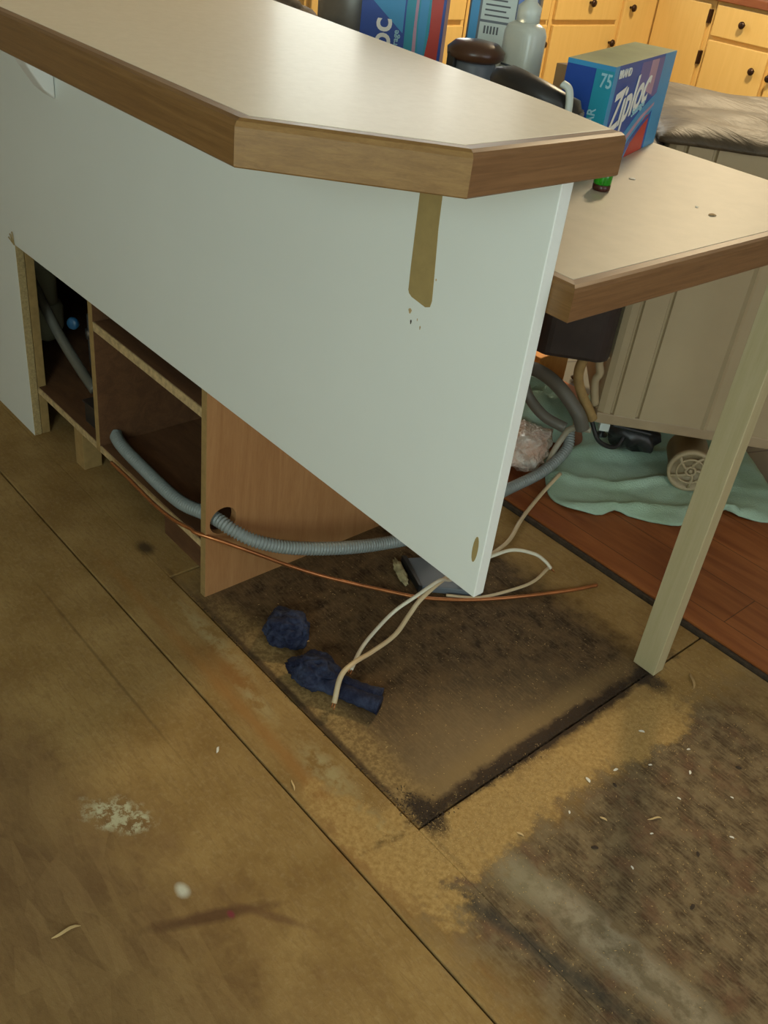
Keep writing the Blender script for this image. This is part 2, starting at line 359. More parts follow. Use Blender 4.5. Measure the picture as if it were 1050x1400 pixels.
def inset2(poly, d):
    """offset an open polyline to its left by d with mitres"""
    out = []; n = len(poly)
    for i in range(n):
        p = V(poly[i]).to_2d()
        e1 = (p - V(poly[i - 1]).to_2d()).normalized() if i > 0 else None
        e2 = (V(poly[i + 1]).to_2d() - p).normalized() if i < n - 1 else None
        e1 = e1 or e2; e2 = e2 or e1
        n1 = V((-e1.y, e1.x)); n2 = V((-e2.y, e2.x)); m = (n1 + n2).normalized(); out.append(p + m * (d / max(.2, m.dot(n1))))
    return out
def trims(path, th, z0, z1, mats, parent, names='edge_trim', cham=.006):
    """mitred wood nosing along an open polyline, one mesh per straight run"""
    prof = [(0, z0 + .0015), (.0015, z0), (th, z0), (th, z1 - .0005), (cham * 1.25, z1), (cham * .45, z1 - cham * .3), (0, z1 - cham)]
    rows = [inset2(path, max(d, 1e-6)) for d, z in prof]
    for i in range(len(path) - 1):
        bm = B(); A = [bm.verts.new((rows[k][i].x, rows[k][i].y, prof[k][1])) for k in range(len(prof))]
        D = [bm.verts.new((rows[k][i + 1].x, rows[k][i + 1].y, prof[k][1])) for k in range(len(prof))]
        n = len(prof)
        for k in range(n): bm.faces.new((A[k], A[(k + 1) % n], D[(k + 1) % n], D[k]))
        bm.faces.new(A[::-1]); bm.faces.new(D)
        fin(bm, names, mats[i], parent)

# ------------------------------------------------------------------ room shell
WX0, WX1, WY0, WY1, HC = -3.15, 2.6, -2.6, 4.42, 2.44
bm = B()
addbox(bm, (-2.9, -2.4, -.03), (1.2, -.1335, -.002)); F0 = struct(fin(bm, 'floor', 'subfloor', bev=.0015))
bm = B(); addbox(bm, (-2.9, -.1305, -.03), (1.2, -.008, 0)); addbox(bm, (-.003, -.008, -.03), (1.2, .80, 0)); addbox(bm, (-2.9, -.008, -.03), (-.765, .80, 0)); struct(fin(bm, 'floor', 'subfloor', bev=.0015))
bm = B(); addbox(bm, (-.763, -.0045, -.03), (-.0075, .80, -.003)); struct(fin(bm, 'floor', 'subfloor', bev=.0015))
bm = B(); addbox(bm, (WX0, WY0, -.06), (WX1, WY1, -.03)); struct(fin(bm, 'floor', 'gap'))
bm = B(); addbox(bm, (WX0, .815, -.03), (WX1, 1.455, .010)); struct(fin(bm, 'floor', 'plank', bev=.002))
bm = B(); addbox(bm, (WX0, 1.457, -.03), (WX1, WY1, .008)); struct(fin(bm, 'floor', 'tile', bev=.001))
bm = B(); addbox(bm, (1.2, WY0, -.03), (WX1, .80, 0)); addbox(bm, (WX0, WY0, -.03), (1.2, -2.4, 0)); addbox(bm, (WX0, -2.4, -.03), (-2.9, .80, 0)); struct(fin(bm, 'floor', 'subfloor'))
bm = B(); addbox(bm, (WX0, .8035, -.03), (WX1, .812, .006)); struct(fin(bm, 'trim_1', 'gap', bev=.001))

def wall(name, axis, at, th, lo, hi, win=None):
    """wall slab with an optional window opening (u0,u1,z0,z1)"""
    bm = B()
    def slab(u0, u1, z0, z1):
        if axis == 'x': addbox(bm, (min(at, at + th), u0, z0), (max(at, at + th), u1, z1))
        else: addbox(bm, (u0, min(at, at + th), z0), (u1, max(at, at + th), z1))
    if win:
        u0, u1, z0, z1 = win; slab(lo, u0, 0, HC); slab(u1, hi, 0, HC); slab(u0, u1, 0, z0); slab(u0, u1, z1, HC)
    else: slab(lo, hi, 0, HC)
    bmesh.ops.remove_doubles(bm, verts=bm.verts, dist=1e-5)
    struct(fin(bm, name, 'wall'))
def window(n, axis, at, u0, u1, z0, z1):
    bm = B(); f = .045
    def slab(a0, a1, b0, b1, d0=-.03, d1=.03):
        if axis == 'x': addbox(bm, (at + d0, a0, b0), (at + d1, a1, b1))
        else: addbox(bm, (a0, at + d0, b0), (a1, at + d1, b1))
    slab(u0, u1, z0, z0 + f); slab(u0, u1, z1 - f, z1); slab(u0, u0 + f, z0 + f, z1 - f); slab(u1 - f, u1, z0 + f, z1 - f); m = (z0 + z1) / 2; slab(u0 + f, u1 - f, m - .02, m + .02)
    o = struct(fin(bm, 'window_%d' % n, 'frame', bev=.003))
    bm = B(); slab(u0 + f, u1 - f, z0 + f, z1 - f, -.003, .003); p = fin(bm, 'pane', 'pane', o)
wall('wall_front', 'y', WY0, -.12, WX0 - .12, WX1 + .12, (.92, 2.32, .85, 2.15)); window(1, 'y', WY0 - .06, .92, 2.32, .85, 2.15)
wall('wall_right', 'x', WX1, .12, WY0, WY1, (-.35, 1.05, .85, 2.15)); window(2, 'x', WX1 + .06, -.35, 1.05, .85, 2.15)
wall('wall_left', 'x', WX0, -.12, WY0, WY1, (1.9, 3.3, 1.12, 2.12)); window(3, 'x', WX0 - .06, 1.9, 3.3, 1.12, 2.12)
wall('wall_back', 'y', WY1, .12, WX0 - .12, WX1 + .12)
box('ceiling', (WX0 - .12, WY0 - .12, HC), (WX1 + .12, WY1 + .12, HC + .1), 'ceil', None, 0)['kind'] = 'structure'

# kitchen ceiling lamp
t_ = thing('ceiling_light', 'round flush ceiling lamp glowing warm above the kitchen cabinets', 'lamp', (-1.2, 2.55, HC))
lathe('base', [(.17, HC - .03), (.175, HC - .015), (.17, HC)], (-1.2, 2.55, 0), 'frame', t_)
lathe('shade', [(.02, HC - .105), (.09, HC - .095), (.14, HC - .065), (.16, HC - .031)], (-1.2, 2.55, 0), 'glow', t_)
pl = bpy.data.lights.new('ceiling_lamp_light', 'AREA'); pl.shape = 'DISK'; pl.size = .34; pl.energy = 60; pl.color = (1.0, .80, .50)
po = bpy.data.objects.new('ceiling_lamp_light', pl); C.objects.link(po); po.location = (-1.2, 2.55, HC - .115)

# ------------------------------------------------------------------ bar back panel
t_ = thing('white_partition', 'large white board closing the back of the bar, its lower part cut away', 'panel', (-1.0, .0, 0))
hb, ht, xl = .479, 1.031, -1.411
bm = B()
poly = [(-2.7, 0), (xl, 0), (xl, hb), (0, hb), (0, ht), (-2.7, ht)]
addprism(bm, poly, 0, .0185, 0, lambda i: 1 if i in (1, 2) else 0, f3=lambda x, z, y: (x, y, z))
fin(bm, 'board', ['white_panel', 'core'], t_, bev=.0012)
# bare strip where a bracket was cut off, with rounded lower corners
bm = B(); L = (-.199, .945); 
pp = [(-.1990, 1.029), (-.1965, .86), (-.1955, .835)] + [(-.1955 + .016 * (1 - math.cos(a)), .832 - .008 * math.sin(a)) for a in (0, .5, 1.0, 1.57)] + [(-.163, .8215), (-.1555, .8245), (-.1535, .833), (-.1555, .86), (-.1605, .92), (-.1615, .9545), (-.1625, 1.029)]
addprism(bm, pp, -.0006, .0006, 0, None, f3=lambda x, z, y: (x, y, z)); o = fin(bm, 'bare_patch', 'bare', t_); o['label'] = 'tan bare strip under the counter where the white surface is missing'
bm = B(); pp = [(-.0135 + .0045 * math.cos(a), .55 + .020 * math.sin(a)) for a in [i * PI / 8 for i in range(16)]]
addprism(bm, pp, -.0005, .0006, 0, None, f3=lambda x, z, y: (x, y, z)); fin(bm, 'chip', 'bare', t_)
# small scuffs
for (x, z, sx, sz) in ((-.188, .807, .005, .007), (-.184, .794, .0022, .006), (-.167, .793, .0018, .005), (-.1735, .801, .001, .004), (-.152, .86, .002, .003)):
    bm = B(); addprism(bm, [(x + sx * .5 * math.cos(a) * (1 + .3 * math.sin(3 * a)), z + sz * .5 * math.sin(a)) for a in [i * PI / 6 for i in range(12)]], -.0004, .0006, 0, None, f3=lambda x, z, y: (x, y, z)); fin(bm, 'scuff', 'gap' if sx > .002 and sx < .005 else 'edge', t_)
# splinters at the cut's inner corner
for k, (dx, dz) in enumerate(((-.02, .012), (.001, .03), (-.012, .022))):
    tube('splinter', [(xl, -.001, hb), (xl + dx, -.004, hb + dz)], .0012, 'core', t_, 5, 2)
# bracket that is still on the wall, far left
t_ = thing('counter_bracket', 'small white rounded bracket under the left end of the bar counter', 'bracket', (-1.2, -.0, .84))
bm = B(); addprism(bm, [(-.0004, 1.030), (-.085, 1.030), (-.083, .985), (-.070, .935), (-.048, .890), (-.022, .852), (-.0004, .834)], -1.196, -1.148, 0, None, f3=lambda y, z, x: (x, y, z)); fin(bm, 'web', 'frame', t_, bev=.005)

# ------------------------------------------------------------------ bar counter
t_ = thing('bar_counter', 'raised beige laminate bar counter with clipped corner and oak edging', 'counter', (-.8, -.1, 1.031))
edge = [(-2.7, -.320), (-.1044, -.320), (.038, -.1777), (.038, .034)]
th = .019; inn = inset2(edge, th + .0006)
top = [(p.x, p.y) for p in inn] + [(-.08, .056), (-.57, .12), (-.70, .135), (-2.7, .33)]
top[3] = (inn[3].x, .0345)
bm = B(); addprism(bm, top, 1.032, 1.0708); fin(bm, 'laminate_top', 'laminate', t_, bev=.0006)
trims(edge, th, 1.031, 1.071, ['oak_x', 'oak_d_lit', 'oak_y'], t_)

# ------------------------------------------------------------------ lower counter
t_ = thing('lower_counter', 'lower beige kitchen counter behind the bar with oak front edging', 'counter', (-.5, .35, .874))
edge = [(-.30, .0195), (.0306, .0195), (.0306, .697)]
inn = inset2(edge, th + .0006)
top = [(-2.6, .0196), (-.30, .0196), (inn[0].x, inn[0].y), (inn[1].x, inn[1].y), (inn[2].x, .697), (-2.6, .697)]
bm = B(); addprism(bm, top, .875, .9138); fin(bm, 'laminate_top', 'laminate_low', t_, bev=.0006)
trims(edge, th, .874, .914, ['oak_x', 'oak_y'], t_)

# ------------------------------------------------------------------ cabinets under the counter
t_ = thing('base_cabinet', 'open-backed wooden base cabinet with one shelf beside the empty bay', 'cabinet', (-.9, .3, 0))
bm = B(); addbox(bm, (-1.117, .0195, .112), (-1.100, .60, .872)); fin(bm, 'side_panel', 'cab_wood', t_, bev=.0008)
box('side_edge', (-1.1165, .0185, .112), (-1.1005, .0197, .872), 'stile', t_, 0)
# side towards the bay, with the hole the hose runs through
bm = B(); N = 24; hc = (.058, .172); hr = .030
ring = [(hc[0] + hr * math.cos(2 * PI * k / N), hc[1] + hr * math.sin(2 * PI * k / N)) for k in range(N)]
def toborder(k):
    a = 2 * PI * (k + .0) / N; dx, dy = math.cos(a), math.sin(a); ts = []
    for (c, dd, lo_, hi_) in ((hc[0], dx, .0195, .60), (hc[1], dy, -.003, .872)):
        if dd > 1e-9: ts.append((hi_ - c) / dd)
        elif dd < -1e-9: ts.append((lo_ - c) / dd)
    q = min(ts); return (hc[0] + dx * q, hc[1] + dy * q)
for x_, flip in ((-.690, 1), (-.6735, 0)):
    vi = [bm.verts.new((x_, p[0], p[1])) for p in ring]; vo = [bm.verts.new((x_, *toborder(k))) for k in range(N)]
    cs = {'a': bm.verts.new((x_, .60, .872)), 'b': bm.verts.new((x_, .0195, .872)), 'c': bm.verts.new((x_, .0195, -.003)), 'd': bm.verts.new((x_, .60, -.003))}
    for k in range(N):
        k2 = (k + 1) % N; p, q = toborder(k), toborder(k2); f = [vi[k], vo[k]]
        if abs(p[0] - q[0]) > 1e-6 and abs(p[1] - q[1]) > 1e-6:
            key = [kk for kk, c in cs.items() if (abs(c.co.y - p[0]) < 1e-6 or abs(c.co.z - p[1]) < 1e-6) and (abs(c.co.y - q[0]) < 1e-6 or abs(c.co.z - q[1]) < 1e-6)]
            f.append(cs[key[0]])
        f += [vo[k2], vi[k2]]; bm.faces.new(f)
    if flip: s1 = (vi, vo, cs)
    else: s2 = (vi, vo, cs)
for k in range(N): bm.faces.new((s1[0][k], s2[0][k], s2[0][(k + 1) % N], s1[0][(k + 1) % N]))
oe = [e for e in bm.edges if len(e.link_faces) == 1]
bmesh.ops.bridge_loops(bm, edges=oe)
o = fin(bm, 'side_panel', 'ply', t_); o['label'] = 'plywood side facing the bay, with a round hose hole'
box('side_edge', (-.6898, .0185, -.003), (-.6737, .0196, .872), 'stile', t_, 0)
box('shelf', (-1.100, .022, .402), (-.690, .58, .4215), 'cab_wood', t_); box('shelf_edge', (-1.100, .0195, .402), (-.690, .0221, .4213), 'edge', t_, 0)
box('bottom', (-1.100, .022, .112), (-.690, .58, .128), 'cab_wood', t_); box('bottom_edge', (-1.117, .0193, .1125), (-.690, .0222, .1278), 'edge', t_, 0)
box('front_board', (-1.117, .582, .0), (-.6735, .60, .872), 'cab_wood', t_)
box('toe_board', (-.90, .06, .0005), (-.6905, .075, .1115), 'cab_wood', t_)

t_ = thing('sink_cabinet', 'open-backed cabinet full of pipes at the left of the cut-out', 'cabinet', (-1.6, .3, 0))
box('stile', (-1.460, .020, .0005), (-1.4118, .040, .872), 'stile', t_)
box('bottom', (-2.05, .022, .112), (-1.1175, .58, .128), 'cab_wood', t_); box('bottom_edge', (-1.4118, .0195, .1125), (-1.1175, .0222, .1278), 'edge', t_, 0)
box('front_board', (-2.05, .582, .0), (-1.118, .60, .872), 'cab_wood', t_)
box('side_panel', (-2.07, .0195, -.0), (-2.05, .60, .872), 'cab_wood', t_)
box('foot_block', (-1.253, .030, 0), (-1.212, .075, .1115), 'stile', t_)
t_ = thing('drain_pipe', 'off-white drain pipe standing in the left cabinet', 'pipe', (-1.56, .14, .128))
lathe('pipe', [(.034, .20), (.034, .50)], (-1.64, .15, 0), 'pvc', t_); lathe('coupling', [(.038, .33), (.042, .335), (.042, .375), (.038, .38)], (-1.64, .15, 0), 'pvc', t_)
lathe('trap', [(.012, .129), (.030, .14), (.044, .17), (.046, .22), (.040, .235)], (-1.64, .15, 0), 'pvc', t_)
tag(tube('supply_hose', [(-1.62, .075, .42), (-1.54, .08, .345), (-1.44, .09, .25), (-1.36, .10, .19), (-1.29, .105, .155)], .0125, 'rubber'), 'dark grey hose slanting across the left cabinet in front of the drain pipe', 'hose')
t_ = thing('shutoff_valve', 'small blue-handled shut-off valve in the left cabinet', 'valve', (-1.37, .15, .128))
lathe('stem', [(.008, .129), (.008, .30)], (-1.385, .15, 0), 'steel', t_); lathe('handle', [(.006, 0), (.013, .004), (.015, .012), (.012, .018)], (-1.375, .11, .292), 'valve_blue', t_, axis=(0.5, -1, .1))
tube('nut', [(-1.385, .15, .24), (-1.385, .15, .262)], .014, 'steel', t_, 6, 2)
t_ = thing('garbage_disposer', 'black motor housing low in the left cabinet', 'motor', (-1.33, .16, .128))
lathe('housing', [(.045, .1285), (.062, .135), (.065, .20), (.058, .222), (.03, .228)], (-1.26, .16, 0), 'black', t_); lathe('collar', [(.03, .227), (.034, .232), (.034, .26), (.028, .265)], (-1.26, .16, 0), 'grey_metal', t_)
t_ = thing('junction_box', 'small black box at the lip of the left cabinet', 'box', (-1.2, .05, .128))
box('case', (-1.215, .042, .1285), (-1.165, .095, .178), 'black', t_, .003); box('lid', (-1.218, .039, .178), (-1.162, .098, .183), 'darkbrown', t_, .001)

# ------------------------------------------------------------------ post
t_ = thing('support_post', 'square pale wooden post propping the lower counter corner', 'post', (-.018, .634, 0))
box('shaft', (-.0430, .6136, .001), (.0068, .646, .8735), 'post', t_, .0015)

# ------------------------------------------------------------------ pulled-out dishwasher
A = V((-.5686, 1.080, 0)); dd = V((.735, .678, 0)).normalized(); nn = V((.678, -.735, 0)).normalized()
def dw(s, n, z): p = A + dd * s + nn * n; return (p.x, p.y, z)
t_ = thing('dishwasher', 'pulled-out beige dishwasher tub standing askew on the green towel', 'dishwasher', (A.x + .08, A.y + .45, .012))
bm = B()
prof = [(0, -.03), (.006, -.008), (.02, 0), (.036, .003), (.039, -.004), (.043, -.004), (.046, .004), (.098, .006), (.101, -.003), (.106, -.003), (.109, .005), (.20, .006), (.26, .007), (.268, .012), (.276, .007), (.36, .006), (.364, -.003), (.370, -.003), (.374, .005), (.55, .004), (.585, -.004), (.60, -.03)]
pl2 = prof + [(.60, -.575), (0, -.575)]
addprism(bm, pl2, .185, .832, 0, None, f3=lambda s, n, z: dw(s, n, z)); fin(bm, 'tub', 'tub', t_)
bm = B(); addprism(bm, [(.004, .004), (.60, .009), (.60, -.57), (.004, -.57)], .157, .1855, 0, None, f3=lambda s, n, z: dw(s, n, z)); fin(bm, 'base_frame', 'tub_frame', t_, bev=.003)
# feet
for s, n in ((.07, -.20), (.57, -.03), (.02, -.54), (.57, -.54)):
    p = dw(s, n, 0); lathe('foot', [(.016, .0165), (.018, .020), (.008, .026), (.007, .158)], (p[0], p[1], 0), 'black', t_, 14)
bm = B(); addprism(bm, [(.02, .003), (.045, .003), (.045, -.02), (.02, -.02)], .135, .1568, 0, None, f3=lambda s, n, z: dw(s, n, z)); fin(bm, 'clip', 'label', t_, bev=.002)
# bitumen mat over the top: rumpled closed slab
bm = B(); NX, NY = 40, 34
def matz(i, j):
    s = i / NX; q = j / NY; e = min(s, 1 - s, q, 1 - q); n_ = noise.noise(V((s * 2.2, q * 7, 3))) * .016 + noise.noise(V((s * 5, q * 20, 9))) * .006
    return .842 + .030 * (1 - math.exp(-e * 14)) + n_ * min(1, e * 12)
g = [[bm.verts.new(dw(-.02 + .64 * i / NX, .012 + .008 * noise.noise(V((i * .3, 0, 0))) * (j == NY) - .60 * (1 - j / NY), matz(i, j))) for j in range(NY + 1)] for i in range(NX + 1)]
g2 = [[bm.verts.new((v.co.x, v.co.y, .8335)) for v in row] for row in g]
for i in range(NX):
    for j in range(NY):
        bm.faces.new((g[i][j], g[i + 1][j], g[i + 1][j + 1], g[i][j + 1])); bm.faces.new((g2[i][j], g2[i][j + 1], g2[i + 1][j + 1], g2[i + 1][j]))
for i in range(NX):
    bm.faces.new((g[i][0], g2[i][0], g2[i + 1][0], g[i + 1][0])); bm.faces.new((g[i][NY], g[i + 1][NY], g2[i + 1][NY], g2[i][NY]))
for j in range(NY):
    bm.faces.new((g[0][j], g[0][j + 1], g2[0][j + 1], g2[0][j])); bm.faces.new((g[NX][j], g2[NX][j], g2[NX][j + 1], g[NX][j + 1]))
o = fin(bm, 'top_mat', 'mat', t_, True); o['label'] = 'dark brown rumpled mat over the top'
# dark door at the left end
bm = B(); addprism(bm, [(-.002, -.02), (-.004, .018), (-.03, .035), (-.16, .035), (-.19, .01), (-.19, -.50), (-.002, -.50)], .325, .83, 0, None, f3=lambda s, n, z: dw(s, n, z)); o = fin(bm, 'door', 'darkbrown', t_, bev=.012); o['label'] = 'dark brown door hanging on the left end'
# insulation strap and torn edge
tube('strap', [dw(-.045, .0, .345), dw(-.062, .0, .31), dw(-.062, .0, .27), dw(-.045, .002, .23), dw(-.018, .004, .19), dw(-.002, .004, .165)], .014, 'stile', t_, 10, 10, .9)
tube('torn_edge', [dw(-.006, -.008, .335), dw(-.020, -.010, .315), dw(-.012, -.010, .285), dw(-.018, -.010, .26), dw(-.004, -.010, .2)], .013, 'tub', t_, 8, 8, .8)
# motor and drain pump under the base
bm = B(); bmesh.ops.create_icosphere(bm, subdivisions=3, radius=.06)
for v in bm.verts: v.co = V((v.co.x * 1.3, v.co.y, v.co.z * .8)) + v.co.normalized() * .03 * noise.noise(v.co * 45)
bm.transform(Matrix.Translation(dw(.12, -.10, .098))); fin(bm, 'motor', 'black', t_, True)
tube('wiring', [dw(.0, -.02, .15), dw(.03, -.01, .10), dw(.08, -.03, .08), dw(.10, -.06, .12), dw(.06, -.03, .14), dw(.16, -.03, .13)], .006, 'black', t_, 8)
ax = V((.62, -.78, -.02)).normalized()
pc = V((-.352, 1.237, .074))
pm = lathe('pump', [(.044, -.13), (.052, -.12), (.052, -.02), (.057, -.018), (.057, .0), (.049, .0), (.049, -.022), (.004, -.022)], pc, 'tub', t_, 32, ax)
# vaned end cap
s_ = ax.cross(V((0, 0, 1))).normalized(); u2 = s_.cross(ax)
bm = B()
for k in range(5):
    a = 2 * PI * k / 5 + .3
    addtube(bm, [pc + (s_ * math.cos(a + b) + u2 * math.sin(a + b)) * rr - ax * .004 for rr, b in ((.008, 0), (.020, .15), (.034, .35), (.050, .5))], .0042, 6)
addtube(bm, [pc + (s_ * math.cos(a) + u2 * math.sin(a)) * .012 - ax * .003 for a in [i * PI / 8 for i in range(17)]], .0035, 6, False)
addtube(bm, [pc + (s_ * math.cos(a) + u2 * math.sin(a)) * .034 - ax * .003 for a in [i * PI / 10 for i in range(21)]], .003, 6, False)
addtube(bm, [pc - ax * .012, pc + ax * .001], .005, 8)
fin(bm, 'vane', 'tub', pm, True)

# ------------------------------------------------------------------ towels
def cloth(name, outline, zfun, mat, label, cat, rings=26, thick=.004):
    c = V((0, 0, 0))
    for p in outline: c += V((p[0], p[1], 0))
    c /= len(outline)
    path = resample(spline([(p[0], p[1], 0) for p in outline] + [(outline[0][0], outline[0][1], 0)], 8), .018)
    bm = B(); prev = None; n = len(path)
    for k in range(rings + 1):
        f = 1 - k / (rings + .5)
        row = [bm.verts.new((c.x + (p.x - c.x) * f, c.y + (p.y - c.y) * f, zfun(c.x + (p.x - c.x) * f, c.y + (p.y - c.y) * f, 1 - f))) for p in path]
        if prev:
            for i in range(n): bm.faces.new((prev[i], prev[(i + 1) % n], row[(i + 1) % n], row[i]))
        prev = row
    bm.faces.new(prev)
    o = fin(bm, name, mat, None, True); m = o.modifiers.new('thickness', 'SOLIDIFY'); m.thickness = thick; m.offset = 1
    return tag(o, label, cat)
ol = [(-.655, 1.03), (-.585, .961), (-.53, .915), (-.477, .905), (-.436, .932), (-.404, .958), (-.392, 1.005), (-.36, 1.018), (-.311, 1.05), (-.266, 1.098), (-.262, 1.18), (-.240, 1.25), (-.206, 1.262), (-.150, 1.315), (-.16, 1.39), (-.25, 1.48), (-.40, 1.60), (-.5, 1.7), (-.85, 1.66), (-.80, 1.36), (-.66, 1.20)]
def tz(x, y, f):
    a = abs(noise.noise(V((x * 6 + 1, y * 6, .5)))) ; b = noise.noise(V((x * 17, y * 17, 2)))
    fold = max(0, math.sin((x * .8 - y * .6) * 46 + 2 * noise.noise(V((x * 5, y * 5, 0))))) ** 3
    return .0118 + .022 * min(1, f * 6) * a + .005 * (b + .6) + .013 * fold * min(1, f * 8 + .3) * (1 if x + y < 1.05 else .3)
cloth('towel', ol, tz, 'towel', 'wide mint-green towel spread on the wood floor under the dishwasher', 'towel')
ol = [(-.88, 1.06), (-.79, 1.045), (-.72, 1.06), (-.685, 1.11), (-.70, 1.2), (-.80, 1.28), (-.92, 1.22), (-.94, 1.10)]
cloth('towel', ol, lambda x, y, f: .022 + .13 * (1 - math.exp(-f * 4.5)) * (.80 + .45 * noise.noise(V((x * 11, y * 11, 4)))) + .03 * abs(noise.noise(V((x * 22, y * 22, 4)))), 'towel', 'mint-green towel bunched up in a heap beside the grey hoses', 'towel', 14)

# plastic bag
bm = B(); bmesh.ops.create_icosphere(bm, subdivisions=4, radius=1)
for v in bm.verts:
    n_ = noise.noise(v.co * 1.7) * .35 + abs(noise.noise(v.co * 3.5)) * .35 + abs(noise.noise(v.co * 8)) * .12; v.co = v.co * (1 + n_); v.co = V((v.co.x * .066, v.co.y * .080, max(-.040, v.co.z * .044)))
bm.transform(Matrix.Translation((-.680, .975, .060)) @ Matrix.Rotation(.5, 4, 'Z')); o = fin(bm, 'plastic_bag', 'film'); tag(o, 'crumpled clear plastic bag with pinkish contents behind the bar panel edge', 'bag')
for f in o.data.polygons: f.use_smooth = True
# orange box and dark bin seen in the gap
t_ = thing('orange_box', 'small orange wooden box standing on the floor behind the hoses', 'box', (-1.11, 1.37, .01))
box('body', (-1.24, 1.30, .011), (-.93, 1.44, .115), 'orange', t_, .003); box('lid', (-1.245, 1.295, .115), (-.925, 1.445, .127), 'orange', t_, .003)

# ------------------------------------------------------------------ hoses, cables, copper
h1 = [(-1.17, .10, .150), (-1.084, .052, .146), (-.936, .041, .145), (-.80, .036, .152), (-.72, .046, .166), (-.68, .053, .170), (-.647, .064, .163), (-.612, .095, .146), (-.587, .165, .118), (-.562, .278, .088), (-.553, .396, .06), (-.548, .5, .045), (-.571, .666, .032), (-.584, .807, .034), (-.578, .931, .05), (-.584, 1.02, .085), (-.612, 1.055, .12)]
tag(corr('drain_hose', h1, .0145, 'hose', None, .0070, .0036), 'long grey ribbed drain hose running through the cabinet hole across the bay', 'hose')
tag(tube('loop_hose', [(-.560, 1.030, .155), (-.575, 1.015, .195), (-.625, 1.0, .238), (-.680, 1.0, .253), (-.74, 1.0, .25), (-.80, 1.01, .22)], .0175, 'rubber', None, 12), 'upper dark grey rubber hose looping off the dishwasher corner', 'hose')
tag(tube('loop_hose', [(-.590, 1.000, .150), (-.640, .975, .165), (-.690, .965, .195), (-.722, .96, .235), (-.77, .96, .27)], .0135, 'rubber', None, 12), 'lower dark grey rubber hose curving behind the white board edge', 'hose')
tag(tube('flexible_conduit', [(-.548, 1.050, .150), (-.590, 1.030, .140), (-.603, 1.015, .105), (-.600, .985, .065), (-.585, .96, .04)], .0075, 'conduit'), 'thin light grey conduit bending down from the dishwasher corner', 'conduit')
def wire(name, pts, r, mat, label, tip='copper'):
    t_ = thing(name, label, 'cable', pts[0]); tube('sheath', pts, r, mat, t_, 8, 12, .7)
    a, b = V(pts[-2]), V(pts[-1]); d = (b - a).normalized()
    for k in (-1, 1): tube('conductor', [b - d * .002 + V((k * .0018, k * .001, 0)), b + d * .010 + V((k * .003, 0, 0))], .0012, tip, t_, 5, 2)
wire('electric_cable', [(-.562, .987, .036), (-.54, .894, .018), (-.504, .788, .008), (-.463, .701, .006), (-.45, .644, .005), (-.439, .561, .006), (-.405, .451, .05), (-.376, .375, .08), (-.366, .317, .07), (-.361, .287, .05), (-.344, .236, .035), (-.333, .171, .035), (-.311, .099, .058), (-.299, .063, .055), (-.281, .038, .020)], .0052, 'cable', 'long cream cable crossing the bay and ending over the navy rag')
wire('electric_cable', [(-.422, .517, .004), (-.395, .43, .05), (-.371, .369, .092), (-.367, .306, .085), (-.385, .27, .05), (-.376, .217, .035), (-.356, .164, .03), (-.318, .105, .035)], .0042, 'cable_w', 'shorter white cable ending just behind the larger navy rag')
wire('electric_cable', [(-.456, .51, .004), (-.43, .591, .02), (-.403, .634, .04), (-.363, .66, .045), (-.343, .679, .03), (-.329, .688, .015)], .0046, 'cable_w', 'white cable arching right of the panel and ending in mid bay')
wire('electric_cable', [(-.401, .436, .003), (-.357, .49, .003), (-.335, .569, .003), (-.326, .629, .006), (-.342, .698, .003)], .0040, 'cable', 'tan cable lying flat on the bay floor beside the copper tube')
cp = [(-1.02, .004, .134), (-.944, .003, .136), (-.835, -.001, .138), (-.759, .0, .144), (-.71, .007, .15), (-.690, .009, .151), (-.655, .040, .142), (-.618, .1, .11), (-.586, .167, .07), (-.546, .233, .04), (-.484, .322, .012), (-.42, .39, .003), (-.356, .479, .002), (-.304, .582, .002), (-.263, .68, .002), (-.241, .746, .002)]
tag(tube('copper_tube', cp, .0040, 'copper'), 'thin bent copper tube running from the cabinet edge across the bay floor', 'tube')
# slate box with crumbled foam behind the panel corner
t_ = thing('floor_box', 'slate grey box on the bay floor half hidden behind the white panel', 'box', (-.47, .5, -.004))
bm = B(); addprism(bm, [(-.536, .440), (-.445, .404), (-.36, .50), (-.45, .60)], -.0045, .012); fin(bm, 'body', 'slate', t_, bev=.002)
bm = B(); addprism(bm, [(-.545, .436), (-.447, .397), (-.440, .402), (-.536, .444)], -.0045, .016); fin(bm, 'rim', 'black', t_, bev=.001)
bm = B(); bmesh.ops.create_icosphere(bm, subdivisions=4, radius=1)
for v in bm.verts: v.co = v.co * (1 + .35 * noise.noise(v.co * 3) + .2 * noise.noise(v.co * 9)); v.co = V((v.co.x * .042, v.co.y * .010, v.co.z * .008))
bm.transform(Matrix.Translation((-.512, .405, .004)) @ Matrix.Rotation(-.42, 4, 'Z')); tag(fin(bm, 'foam_bead', 'foam', None, True), 'ragged yellowish foam crumb along the slate box', 'foam')

